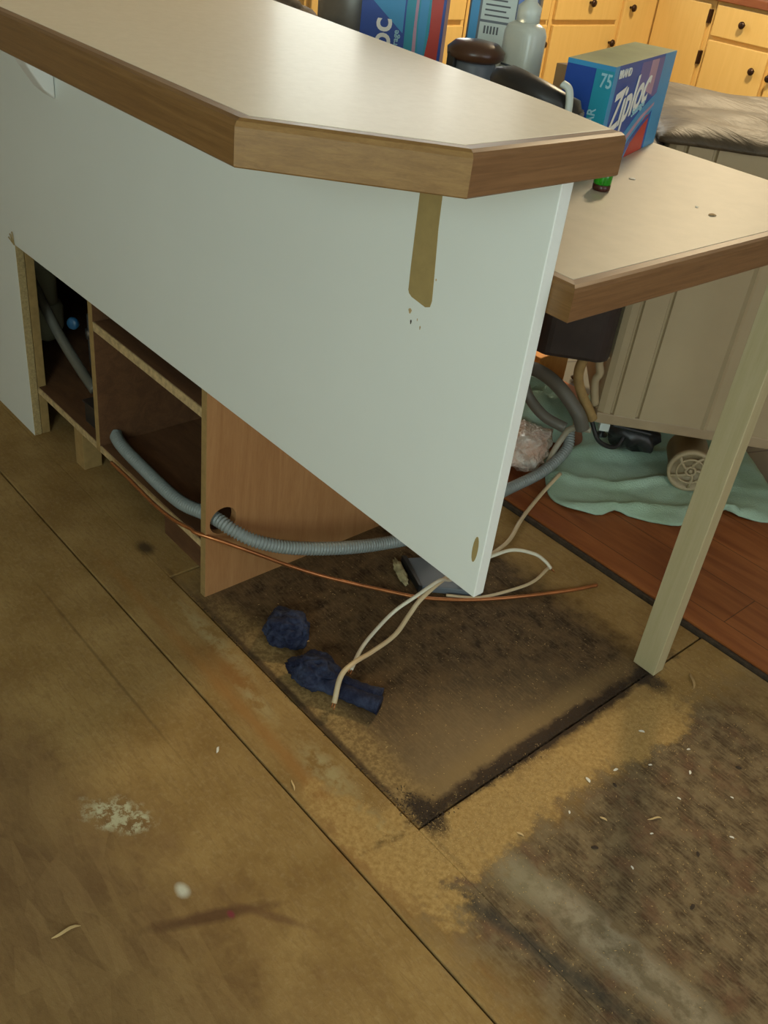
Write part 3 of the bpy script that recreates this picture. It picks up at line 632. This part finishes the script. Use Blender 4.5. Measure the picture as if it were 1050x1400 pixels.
# ------------------------------------------------------------------ navy rags
def rag(parent, name, c, s, rz, seed, sub=5):
    bm = B(); bmesh.ops.create_icosphere(bm, subdivisions=sub, radius=1)
    for v in bm.verts:
        k = 1 + .30 * noise.noise(v.co * 1.6 + V((seed, 0, 0))) - .34 * abs(noise.noise(v.co * 3.2 + V((0, seed, 0))))+ .10 + .05 * abs(noise.noise(v.co * 13))
        v.co = v.co * k; v.co = V((v.co.x * s[0], v.co.y * s[1], max(-s[2] * .95, v.co.z * s[2])))
    bm.transform(Matrix.Translation(c) @ Matrix.Rotation(rz, 4, 'Z')); return fin(bm, name, 'navy', parent, True)
def rag_loc(z): return z - .004
o = rag(None, 'rag', (-.487, .084, .021), (.046, .039, .029), .3, 3); tag(o, 'small balled-up navy blue rag, the farther of two', 'rag')
t_ = thing('rag', 'larger navy blue rag with a rolled end, lying under the cable ends', 'rag', (-.33, .07, -.004))
rag(t_, 'bundle', (-.364, .062, .019), (.048, .037, .026), .4, 11)
bm = B()
for k, off in enumerate((-.009, .007)):
    pts = spline([(-.345 - off * .5, .060 + off, .016), (-.310 - off * .5, .078 + off, .015), (-.275 - off * .6, .097 + off, .013), (-.243 - off * .9, .116 + off, .012)], 10)
    addtube(bm, pts, lambda i: .0155 + .0008 * math.sin(i * 1.3) + .002 * (i > 26), 14, True, .95)
fin(bm, 'rolled_end', 'navy', t_, True)

# ------------------------------------------------------------------ kitchen cabinets
def knob(p, ax, parent): lathe('knob', [(.006, 0), (.006, .012), (.013, .016), (.017, .022), (.014, .029), (.005, .032)], p, 'knob', parent, 18, ax)
def front_x(nm, x, y0, y1, z0, z1, par):     # door leaf facing +x with a framed edge
    bm = B(); addbox(bm, (x, y0, z0), (x + .019, y1, z1)); return fin(bm, nm, 'yellow', par, bev=.004)
def front_y(nm, y, x0, x1, z0, z1, par):
    bm = B(); addbox(bm, (x0, y - .019, z0), (x1, y, z1)); return fin(bm, nm, 'yellow', par, bev=.004)
FX = -2.5125 - .019; FY = 3.7706 + .019
def run_x(y0, y1, lab, kn=True):
    t_ = thing('kitchen_cabinet', lab, 'cabinet', ((FX - .3), (y0 + y1) / 2, .008), 'yellow base cabinets')
    box('body', (WX0 + .01, y0 + .001, .10), (FX, y1 - .001, .868), 'yellow', t_, .002); box('plinth', (WX0 + .01, y0 + .001, .009), (FX - .06, y1 - .001, .099), 'darkbrown', t_, 0)
    d = front_x('drawer', FX, y0 + .02, y1 - .018, .728, .85, t_); knob((FX + .019, (y0 + y1) / 2, .803), (1, 0, 0), d)
    d = front_x('door', FX, y0 + .02, y1 - .018, .12, .708, t_); knob((FX + .019, y1 - .045, .632), (1, 0, 0), d)
run_x(2.99, 3.49, 'yellow base cabinet with drawer over door, left of the corner doors')
run_x(2.45, 2.985, 'yellow base cabinet in the kitchen mostly hidden behind the soap bottle')
run_x(1.6, 2.445, 'yellow base cabinet hidden furthest left behind the upright blue box')
t_ = thing('corner_cabinet', 'yellow corner cabinet with two tall doors meeting in the kitchen corner', 'cabinet', (-2.8, 4.0, .008), None)
box('body', (WX0 + .01, 3.492, .10), (-2.20, WY1 - .01, .868), 'yellow', t_, .002) if False else None
bm = B(); addprism(bm, [(WX0 + .01, 3.492), (FX, 3.492), (FX, FY), (-2.196, FY), (-2.196, WY1 - .01), (WX0 + .01, WY1 - .01)], .10, .868); fin(bm, 'body', 'yellow', t_, bev=.002)
bm = B(); addprism(bm, [(WX0 + .01, 3.492), (FX - .06, 3.492), (FX - .06, FY + .06), (-2.196, FY + .06), (-2.196, WY1 - .01), (WX0 + .01, WY1 - .01)], .009, .099); fin(bm, 'plinth', 'darkbrown', t_)
d = front_x('door', FX, 3.512, FY - .024, .12, .85, t_); knob((FX + .019, 3.556, .785), (1, 0, 0), d)
d = front_y('door', FY, FX + .022, -2.215, .12, .85, t_)
for z in (.80, .62): box('hinge', (-2.214, FY - .024, z - .03), (-2.200, FY - .0, z + .03), 'knob', d, .002)
def run_y(x0, x1, lab):
    t_ = thing('kitchen_cabinet', lab, 'cabinet', ((x0 + x1) / 2, FY + .3, .008), 'yellow base cabinets')
    box('body', (x0 + .001, FY, .10), (x1 - .001, WY1 - .01, .868), 'yellow', t_, .002); box('plinth', (x0 + .001, FY + .06, .009), (x1 - .001, WY1 - .01, .099), 'darkbrown', t_, 0)
    d = front_y('drawer', FY, x0 + .016, x1 - .012, .722, .855, t_); knob(((x0 + x1) / 2 - .0, FY - .019, .793), (0, -1, 0), d)
    d = front_y('door', FY, x0 + .016, x1 - .012, .12, .704, t_); knob((x1 - .065, FY - .019, .617), (0, -1, 0), d)
run_y(-2.194, -1.835, 'yellow base cabinet with drawer over door, right of the corner')
t2 = thing('kitchen_cabinet', 'yellow base cabinet cut off by the right edge of the view', 'cabinet', (-1.5, FY + .3, .008), 'yellow base cabinets')
box('body', (-1.834, FY, .10), (-1.2, WY1 - .01, .868), 'yellow', t2, .002); box('plinth', (-1.834, FY + .06, .009), (-1.2, WY1 - .01, .099), 'darkbrown', t2, 0)
d = front_y('door', FY, -1.82, -1.215, .12, .704, t2); knob((-1.805 + .0, FY - .019, .606), (0, -1, 0), d); d = front_y('drawer', FY, -1.82, -1.215, .722, .855, t2); knob((-1.5, FY - .019, .79), (0, -1, 0), d)
bm = B(); addprism(bm, [(WX0 + .005, 1.6), (FX + .03, 1.6), (FX + .03, FY - .035), (-1.2, FY - .035), (-1.2, WY1 - .005), (WX0 + .005, WY1 - .005)], .870, .908)
tag(fin(bm, 'kitchen_worktop', 'darktop', None, False, .004), 'dark reddish wooden worktop on the yellow kitchen cabinets', 'worktop')

# ------------------------------------------------------------------ things on the lower counter
Z = .9142
# lying storage-bag box
c0, c1, c2, c3 = V((-.338, .399, 0)), V((-.269, .420, 0)), V((-.3575, .696, 0)), V((-.4265, .675, 0))
zt = 1.0575; hgt = zt - Z
t_ = thing('storage_bag_box', 'blue storage-bag box lying lengthwise with white brand lettering on its long side', 'box', tuple((c0 + c2) / 2 + V((0, 0, Z))))
bm = B(); vs = [bm.verts.new(c + V((0, 0, z))) for z in (Z, zt) for c in (c0, c1, c2, c3)]
for i, (f, mi) in enumerate((((0, 3, 2, 1), 0), ((4, 5, 6, 7), 1), ((0, 1, 5, 4), 0), ((1, 2, 6, 5), 2), ((2, 3, 7, 6), 0), ((3, 0, 4, 7), 0))): bm.faces.new([vs[k] for k in f]).material_index = mi
fin(bm, 'carton', ['box_blue', 'box_top', 'box_blue'], t_)
def plate(nm, o, U, W, nrm, poly, mat, par, lift):
    bm = B(); a = [bm.verts.new(o + U * p[0] + W * p[1] + nrm * lift) for p in poly]; b = [bm.verts.new(o + U * p[0] + W * p[1] - nrm * .0002) for p in poly]; n = len(poly)
    bm.faces.new(a); bm.faces.new(b[::-1])
    for i in range(n): bm.faces.new((a[i], b[i], b[(i + 1) % n], a[(i + 1) % n]))
    return fin(bm, nm, mat, par)
o1 = c1 + V((0, 0, Z)); U = (c2 - c1).normalized(); W = V((0, 0, 1)); N1 = U.cross(W).normalized(); Lg = (c2 - c1).length
P = lambda poly, mat, lift, nm='print': plate(nm, o1, U, W, N1, [(a * Lg, b * hgt) for a, b in poly], mat, t_, lift)
P([(0, 0), (.06, 0), (.06, 1), (0, 1)], 'box_sky', .0004)
P([(.80, 0), (1, 0), (1, 1), (.80, 1)], 'box_sky', .0005)
P([(.42, .70), (.80, .55), (.80, .97), (.42, .97)], 'box_violet', .0004)
P([(.58, .66), (.70, .60), (.70, .97), (.58, .97)], 'box_pink', .0006)
P([(.20, 0), (.34, .26), (.56, .46), (.80, .60), (.80, .42), (.60, .28), (.48, 0)], 'box_sky', .0007)
P([(.27, 0), (.40, .23), (.60, .40), (.80, .50), (.80, .47), (.62, .36), (.43, .19), (.31, 0)], 'box_pink', .0009)
P([(.36, 0), (.48, .18), (.64, .32), (.78, .40), (.78, .36), (.66, .28), (.52, .14), (.42, 0)], 'box_blue', .0010)
P([(.46, 0), (.56, .22), (.70, .38), (.76, .38), (.76, 0)], 'box_red', .0009)
text('lettering', 'Ziploc', .080, 'ink', t_, o1 + U * (.06 * Lg) + W * (.34 * hgt) + N1 * .0012, U + W * .20, W + U * .16, sx=.80)
text('lettering', 'BRAND', .016, 'ink', t_, o1 + U * (.07 * Lg) + W * (.88 * hgt) + N1 * .001, U, W)
text('lettering', 'Storage', .018, 'ink_cyan', t_, o1 + U * (.42 * Lg) + W * (.43 * hgt) + N1 * .0012, U + W * .22, W)
o0 = c0 + V((0, 0, Z)); U0 = (c1 - c0).normalized(); N0 = U0.cross(W).normalized(); Wd = (c1 - c0).length
plate('print', o0, U0, W, N0, [(.62 * Wd, 0), (1.0 * Wd, 0), (1.0 * Wd, hgt), (.62 * Wd, hgt)], 'box_teal', t_, .0004)
plate('print', o0, U0, W, N0, [(0, hgt * .955), (1.0 * Wd, hgt * .955), (1.0 * Wd, hgt), (0, hgt)], 'box_sky', t_, .0005)
text('lettering', '75', .026, 'ink_cyan', t_, o0 + U0 * (.74 * Wd) + W * (.80 * hgt) + N0 * .0006, U0, W, sx=.7)
text('lettering', 'REGULAR', .017, 'ink_cyan', t_, o0 + U0 * (.78 * Wd) + W * (.08 * hgt) + N0 * .0006, W, -U0)
# upright storage-bag box, standing on its end and turned towards the room
an = .70; o2 = V((-.800, .400, Z)); UX = V((math.cos(an), math.sin(an), 0)); UY = V((-math.sin(an), math.cos(an), 0)); NF = -UY
t_ = thing('storage_bag_box', 'royal blue storage-bag box standing on its end, red window on its right', 'box', tuple(o2 + UX * .072 + UY * .035))
bm = B(); pq = [o2, o2 + UX * .144, o2 + UX * .144 + UY * .07, o2 + UY * .07]; addprism(bm, [(p.x, p.y) for p in pq], Z, Z + .288); fin(bm, 'carton', 'box_blue', t_, bev=.0006)
Q = lambda poly, mat, lift: plate('print', o2, UX, W, NF, [(p[0] * .68, p[1]) for p in poly], mat, t_, lift)
Q([(0, .16), (.11, .10), (.11, .285), (0, .285)], 'box_sky', .0003)
Q([(.132, 0), (.116, .08), (.114, .14), (.126, .285), (.170, .285), (.178, .20), (.176, .10), (.160, 0)], 'box_teal', .0005)
Q([(.142, 0), (.137, .10), (.138, .285), (.146, .285), (.144, .12), (.152, 0)], 'box_pink', .0008)
Q([(.156, 0), (.148, .12), (.150, .285), (.160, .285), (.170, .16), (.166, 0)], 'box_sky', .0007)
Q([(.168, .045), (.178, .11), (.168, .285), (.206, .285), (.204, .06), (.198, .045)], 'box_red', .0009)
text('lettering', 'Ziploc', .054, 'ink', t_, o2 + UX * .054 + W * -.012 + NF * .0008, W, -UX, sx=.95)
text('lettering', 'Gallon Storage', .014, 'ink_cyan', t_, o2 + UX * .068 + W * .02 + NF * .0008, W, -UX)
# pot and card at left
t_ = thing('cooking_pot', 'dull grey metal pot left of the upright blue box', 'pot', (-.93, .50, Z))
lathe('body', [(.062, Z), (.068, Z + .008), (.070, Z + .13), (.066, Z + .15), (.05, Z + .157)], (-.935, .50, 0), 'grey_metal', t_, 36); lathe('knob', [(.008, Z + .156), (.014, Z + .165), (.008, Z + .175)], (-.935, .50, 0), 'black', t_)
t_ = thing('paper_pad', 'small stack of white paper standing in front of the grey pot', 'paper', (-.9, .40, Z)); 
bm = B(); addprism(bm, [(-.985, .40), (-.885, .375), (-.882, .385), (-.982, .41)], Z, Z + .085); fin(bm, 'sheets', 'label', t_, bev=.001)
bm = B(); bmesh.ops.create_icosphere(bm, subdivisions=4, radius=1)
for v in bm.verts: v.co = v.co * (1 + .3 * noise.noise(v.co * 2.3) + .1 * noise.noise(v.co * 8)); v.co = V((v.co.x * .15, v.co.y * .06, max(-.036, v.co.z * .04)))
bm.transform(Matrix.Translation((-1.30, .56, Z + .038))); tag(fin(bm, 'cloth', 'bag_brown', None, True), 'rumpled brown cloth on the far left of the lower counter', 'cloth')
# tall container with white label
o3 = V((-.668, .525, Z)); an = .62; VX = V((math.cos(an), math.sin(an), 0)); VY = V((-math.sin(an), math.cos(an), 0)); N3 = -VY
t_ = thing('labelled_tub', 'tall grey container with white label sheets and a blue patch behind the lidded jar', 'container', tuple(o3 + VX * .06 + VY * .03))
bm = B(); pq = [o3, o3 + VX * .118, o3 + VX * .118 + VY * .06, o3 + VY * .06]; addprism(bm, [(p.x, p.y) for p in pq], Z, Z + .26); fin(bm, 'body', 'slate', t_, bev=.005)
K = lambda a, b, c, d, mat, lift, nm: plate(nm, o3, VX, W, N3, [(a, c), (b, c), (b, d), (a, d)], mat, t_, lift)
K(.022, .082, .04, .135, 'label', .0006, 'label_sheet'); K(.022, .080, .139, .24, 'label', .0006, 'label_sheet'); K(.082, .114, .139, .25, 'periwinkle', .0007, 'blue_patch')
K(.004, .018, .03, .25, 'box_sky', .0004, 'blue_patch')
for k in range(5): K(.030 + k * .0055, .033 + k * .0055, .118, .130, 'ink_dark', .0010, 'print_bar')
for k in range(4): K(.028, .070 - .006 * (k % 2), .145 + k * .008, .1475 + k * .008, 'ink_dark', .0010, 'print_line')
# jar with dark lid
jx, jy = -.512, .392
t_ = thing('lidded_jar', 'grey jar with a wide dark brown lid and black knob clasp', 'jar', (jx, jy, Z))
lathe('body', [(.030, Z), (.034, Z + .01), (.034, Z + .10), (.030, Z + .108)], (jx, jy, 0), 'slate', t_); lathe('lid', [(.036, Z + .105), (.044, Z + .11), (.045, Z + .12), (.034, Z + .130), (.01, Z + .134)], (jx, jy, 0), 'lid_brown', t_)
lathe('clasp', [(.010, 0), (.014, .004), (.014, .012), (.008, .016)], (jx - .012, jy - .036, Z + .082), 'black', t_, 18, (0, -1, 0)); box('latch', (jx - .02, jy - .042, Z + .075), (jx - .004, jy - .034, Z + .115), 'black', t_, .002)
t_ = thing('drinking_glass', 'small clear glass between the upright blue box and the lidded jar', 'glass', (-.585, .37, Z))
lathe('tumbler', [(.018, Z), (.022, Z + .002), (.024, Z + .075), (.0225, Z + .075), (.0205, Z + .006), (.002, Z + .005)], (-.592, .372, 0), 'glass', t_)
# soap bottle
sx_, sy_ = -.478, .460
sq = lambda v: math.copysign(abs(v) ** .7, v)
t_ = thing('soap_bottle', 'milky squeeze bottle with a narrow spout in front of the yellow cabinets', 'bottle', (sx_, sy_, Z))
bm = B()
prof = [(.0, .030), (.004, .034), (.02, .035), (.148, .035), (.158, .031), (.163, .022), (.166, .014)]
seg = 28; rings = []
for z, r in prof: rings.append([bm.verts.new((sx_ + r * .95 * sq(math.cos(2 * PI * k / seg)), sy_ + r * .70 * sq(math.sin(2 * PI * k / seg)), Z + z)) for k in range(seg)])
for a, b in zip(rings, rings[1:]):
    for k in range(seg): bm.faces.new((a[k], a[(k + 1) % seg], b[(k + 1) % seg], b[k]))
bm.faces.new(rings[0][::-1]); bm.faces.new(rings[-1]); fin(bm, 'body', 'milky', t_, True)
lathe('cap', [(.018, Z + .164), (.018, Z + .185), (.010, Z + .192), (.007, Z + .215), (.003, Z + .225)], (sx_, sy_, 0), 'milky', t_)
for k in range(5): box('print_line', (sx_ - .018, sy_ - .0255, Z + .045 + k * .014), (sx_ + .016, sy_ - .0235, Z + .048 + k * .014), 'ink_dark', t_, 0)
# black slotted basket
t_ = thing('slotted_basket', 'black slotted plastic basket beside the lying blue box', 'basket', (-.33, .36, Z))
bm = B(); cxb, cyb = -.322, .322; rb = .050
rings = []; pr = [(.034, 0), (.045, .004), (.05, .05), (.054, .09), (.050, .102), (.030, .108)]
rings = [[bm.verts.new((cxb + r * 1.15 * math.cos(2 * PI * k / 28) * 1.0, cyb + r * .8 * math.sin(2 * PI * k / 28), Z + z + .012 * math.cos(2 * PI * k / 28 + 2.0) * (z > .08))) for k in range(28)] for r, z in [(r_ * 1.22, z_ * 1.12) for r_, z_ in pr]]
for q, (a, b) in enumerate(zip(rings, rings[1:])):
    for k in range(28):
        f = bm.faces.new((a[k], a[(k + 1) % 28], b[(k + 1) % 28], b[k]))
bm.faces.new(rings[0][::-1]); bm.faces.new(rings[-1]); fin(bm, 'bowl', 'black', t_, True)
bm = B()
for k in range(28):
    a = 2 * PI * k / 28; x = cxb + .062 * 1.15 * math.cos(a); y = cyb + .062 * .8 * math.sin(a)
    addtube(bm, [V((x, y, Z + .02)), V((cxb + .0665 * 1.15 * math.cos(a), cyb + .0665 * .8 * math.sin(a), Z + .092))], .0026, 6)
fin(bm, 'slat_ribs', 'grey_metal', t_, True)
tube('handle', [(cxb + .060, cyb - .022, Z + .128), (cxb + .070, cyb - .018, Z + .122), (cxb + .074, cyb - .016, Z + .10), (cxb + .074, cyb - .016, Z + .07)], .008, 'label', t_, 10, 8, .6)
t_ = thing('cardboard_box', 'small brown cardboard box between the soap bottle and the lying blue box', 'box', (-.47, .60, Z))
bm = B(); addprism(bm, [(-.475, .545), (-.412, .565), (-.455, .665), (-.463, .66)], Z, Z + .105); fin(bm, 'carton', 'card_brown', t_, bev=.001)
# green vial
t_ = thing('green_vial', 'little green glass bottle base under the bar counter corner', 'bottle', (-.1956, .354, Z))
lathe('body', [(.0118, Z + .008), (.0125, Z + .010), (.0125, Z + .028), (.006, Z + .034), (.006, Z + .040)], (-.203, .357, 0), 'green_glass', t_); lathe('base', [(.0115, Z), (.0125, Z + .002), (.0125, Z + .0082), (.0118, Z + .0085)], (-.203, .357, 0), 'red_dark', t_)

# ------------------------------------------------------------------ crumbs and splinters
proto = None
def chip(x, y, z, L, rz, mat, label, grp, w_=.3):
    bm = B(); n = 7; up = []; dn = []
    for i in range(n):
        s = i / (n - 1) - .5; h = L * .10 * (1 - 4 * s * s); wd = L * w_ * .5 * math.sqrt(max(.03, 1 - 4 * s * s)) ; yy = L * .06 * math.sin(s * 5)
        up.append((bm.verts.new((s * L, yy - wd, h + .0006)), bm.verts.new((s * L, yy + wd, h + .0006)))); dn.append((bm.verts.new((s * L, yy - wd, h)), bm.verts.new((s * L, yy + wd, h))))
    for i in range(n - 1):
        bm.faces.new((up[i][0], up[i + 1][0], up[i + 1][1], up[i][1])); bm.faces.new((dn[i][1], dn[i + 1][1], dn[i + 1][0], dn[i][0]))
        bm.faces.new((up[i][0], dn[i][0], dn[i + 1][0], up[i + 1][0])); bm.faces.new((up[i][1], up[i + 1][1], dn[i + 1][1], dn[i][1]))
    bm.faces.new((up[0][0], up[0][1], dn[0][1], dn[0][0])); bm.faces.new((up[-1][0], dn[-1][0], dn[-1][1], up[-1][1]))
    bm.transform(Matrix.Rotation(rz, 4, 'Z')); o = fin(bm, 'wood_shaving', mat); o.location = (x, y, z + .0002); return tag(o, label, 'shaving', grp)
G = 'pale chips scattered on the subfloor'
PL = 'tiny pale chip lying on the stained subfloor right of the bay'
for x, y, L, rz, m in ((.082, .473, .011, .5, 'chipw'), (.11, .359, .010, 1.2, 'chipw'), (.193, .466, .009, 2.0, 'chipw'), (.095, .30, .012, -.4, 'chipw'), (.215, .40, .007, 0, 'chipw'), (.14, .42, .007, .8, 'chipw'), (.316, .406, .008, .3, 'chipw'), (.23, .30, .006, .9, 'chipw'), (.16, .51, .007, .9, 'chipw'), (.27, .48, .006, .1, 'chipw'), (.12, .22, .007, 2.2, 'chipw'), (.25, .22, .007, 2.6, 'chipw')):
    chip(x, y, 0, L, rz, m, PL, G, .45)
for x, y, L, rz, m, lb, z in ((.215, .329, .026, 1.0, 'shaving', 'curled golden wood shaving on the dark stain right of the bay', 0), (.163, .257, .013, .2, 'shaving', 'short golden wood crumb left of the curled shaving', 0),
        (-.324, -.176, .014, -.9, 'chipw', 'single white sliver on the golden board left of the bay', -.002), (-.17, -.52, .040, 1.35, 'shaving', 'straight thin straw at the near left of the subfloor', -.002),
        (-.19, -.118, .022, -.5, 'shaving', 'thin pale splinter beside the reddish wear line', 0), (-.455, .112, .010, 1.0, 'shaving', 'golden crumb between the two navy rags', -.004),
        (.06, .67, .045, -.9, 'shaving_dk', 'long dark splinter lying in the sawdust near the post foot', 0), (.10, .12, .013, .2, 'shaving', 'golden crumb near the pale worn patch', 0)):
    chip(x, y, z, L, rz, m, lb, None, .12 if L > .02 else .3)
for x, y, L, rz, lb in ((-.222, .456, .010, .4, 'small crumb on the lower counter near the green vial'), (-.062, .423, .012, 1.0, 'larger brown crumb on the lower counter near its oak edge'), (-.095, .435, .007, 2.1, 'smaller crumb on the lower counter beside the larger brown one')):
    chip(x, y, .914, L, rz, 'shaving_dk' if L > .011 else 'chipw', lb, None, .6)
for x, y, L, rz in ((.19, .20, .012, .7), (.30, .33, .010, 2.1), (.24, .55, .011, .4), (.35, .24, .012, 1.5), (.13, .33, .010, -.5), (.40, .42, .012, .2)):
    chip(x, y, 0, L, rz, 'bark', 'tiny dark scrap lying on the brown stain right of the bay', 'dark scraps on the brown stain', .5)
# sawdust, one countless mass of grains
bm = B(); R_ = random.Random(5)
def grain(x, y, z, s):
    a = R_.uniform(0, 6.28); l = s * R_.uniform(.8, 2.2); h = s * .5
    p = [V((math.cos(a) * l, math.sin(a) * l, 0)), V((-math.cos(a) * l, -math.sin(a) * l, 0)), V((-math.sin(a) * s * .5, math.cos(a) * s * .5, h)), V((math.sin(a) * s * .4, -math.cos(a) * s * .4, h * .6))]
    v = [bm.verts.new(V((x, y, z)) + q) for q in p]
    for f in ((0, 2, 3), (1, 3, 2), (0, 3, 1), (0, 1, 2)): bm.faces.new([v[i] for i in f])
cnt = 0
while cnt < 9000:
    k = R_.random()
    if k < .40: x, y = R_.gauss(.05, .028), R_.uniform(-.02, .30)
    elif k < .62: x, y = R_.gauss(.08, .03), R_.gauss(.47, .08)
    elif k < .70: x, y = R_.gauss(.02, .06), R_.gauss(-.03, .03)
    elif k < .86: x, y = R_.uniform(.02, .45), R_.uniform(-.05, .75)
    else: x, y = R_.uniform(-.62, -.02), R_.uniform(.02, .6)
    if y < -.006 and y > -.128: z = 0
    elif x > -.002 and -.006 <= y < .79: z = 0
    elif -.76 < x < -.009 and y > -.002: z = -.003
    else: continue
    grain(x, y, z, R_.uniform(.0005, .0014)); cnt += 1
me = bpy.data.meshes.new('sawdust'); bm.to_mesh(me); bm.free(); o = link('sawdust', me, 'dust'); tag(o, 'fine golden sawdust scattered over the subfloor around the bay edge', 'sawdust'); o['kind'] = 'stuff'

# dark crumbly debris packed in the joints of the boards, one countless mass
bm = B(); cnt = 0
while cnt < 2600:
    k = R_.random()
    if k < .62: y = R_.uniform(.0, .63); x = R_.gauss(-.012, .005 + .005 * abs(noise.noise(V((y * 9, 1, 1)))) * 2)
    elif k < .80: x, y = R_.gauss(-.035, .020), R_.gauss(.02, .010)
    elif k < .92: x = R_.uniform(-.70, -.02); y = R_.gauss(-.004, .003)
    else: x, y = R_.gauss(.0, .02), R_.gauss(.605, .012)
    if y < -.1 or x > .05 or (-.75 < x < -.66 and y > .0): continue
    z = -.003 if (-.76 < x < -.009 and y > -.002) else 0
    grain(x, y, z, R_.uniform(.0007, .0020)); cnt += 1
me = bpy.data.meshes.new('debris'); bm.to_mesh(me); bm.free(); o = link('debris', me, 'bark'); tag(o, 'dark crumbly debris packed along the joint edges of the bay floor', 'debris'); o['kind'] = 'stuff'
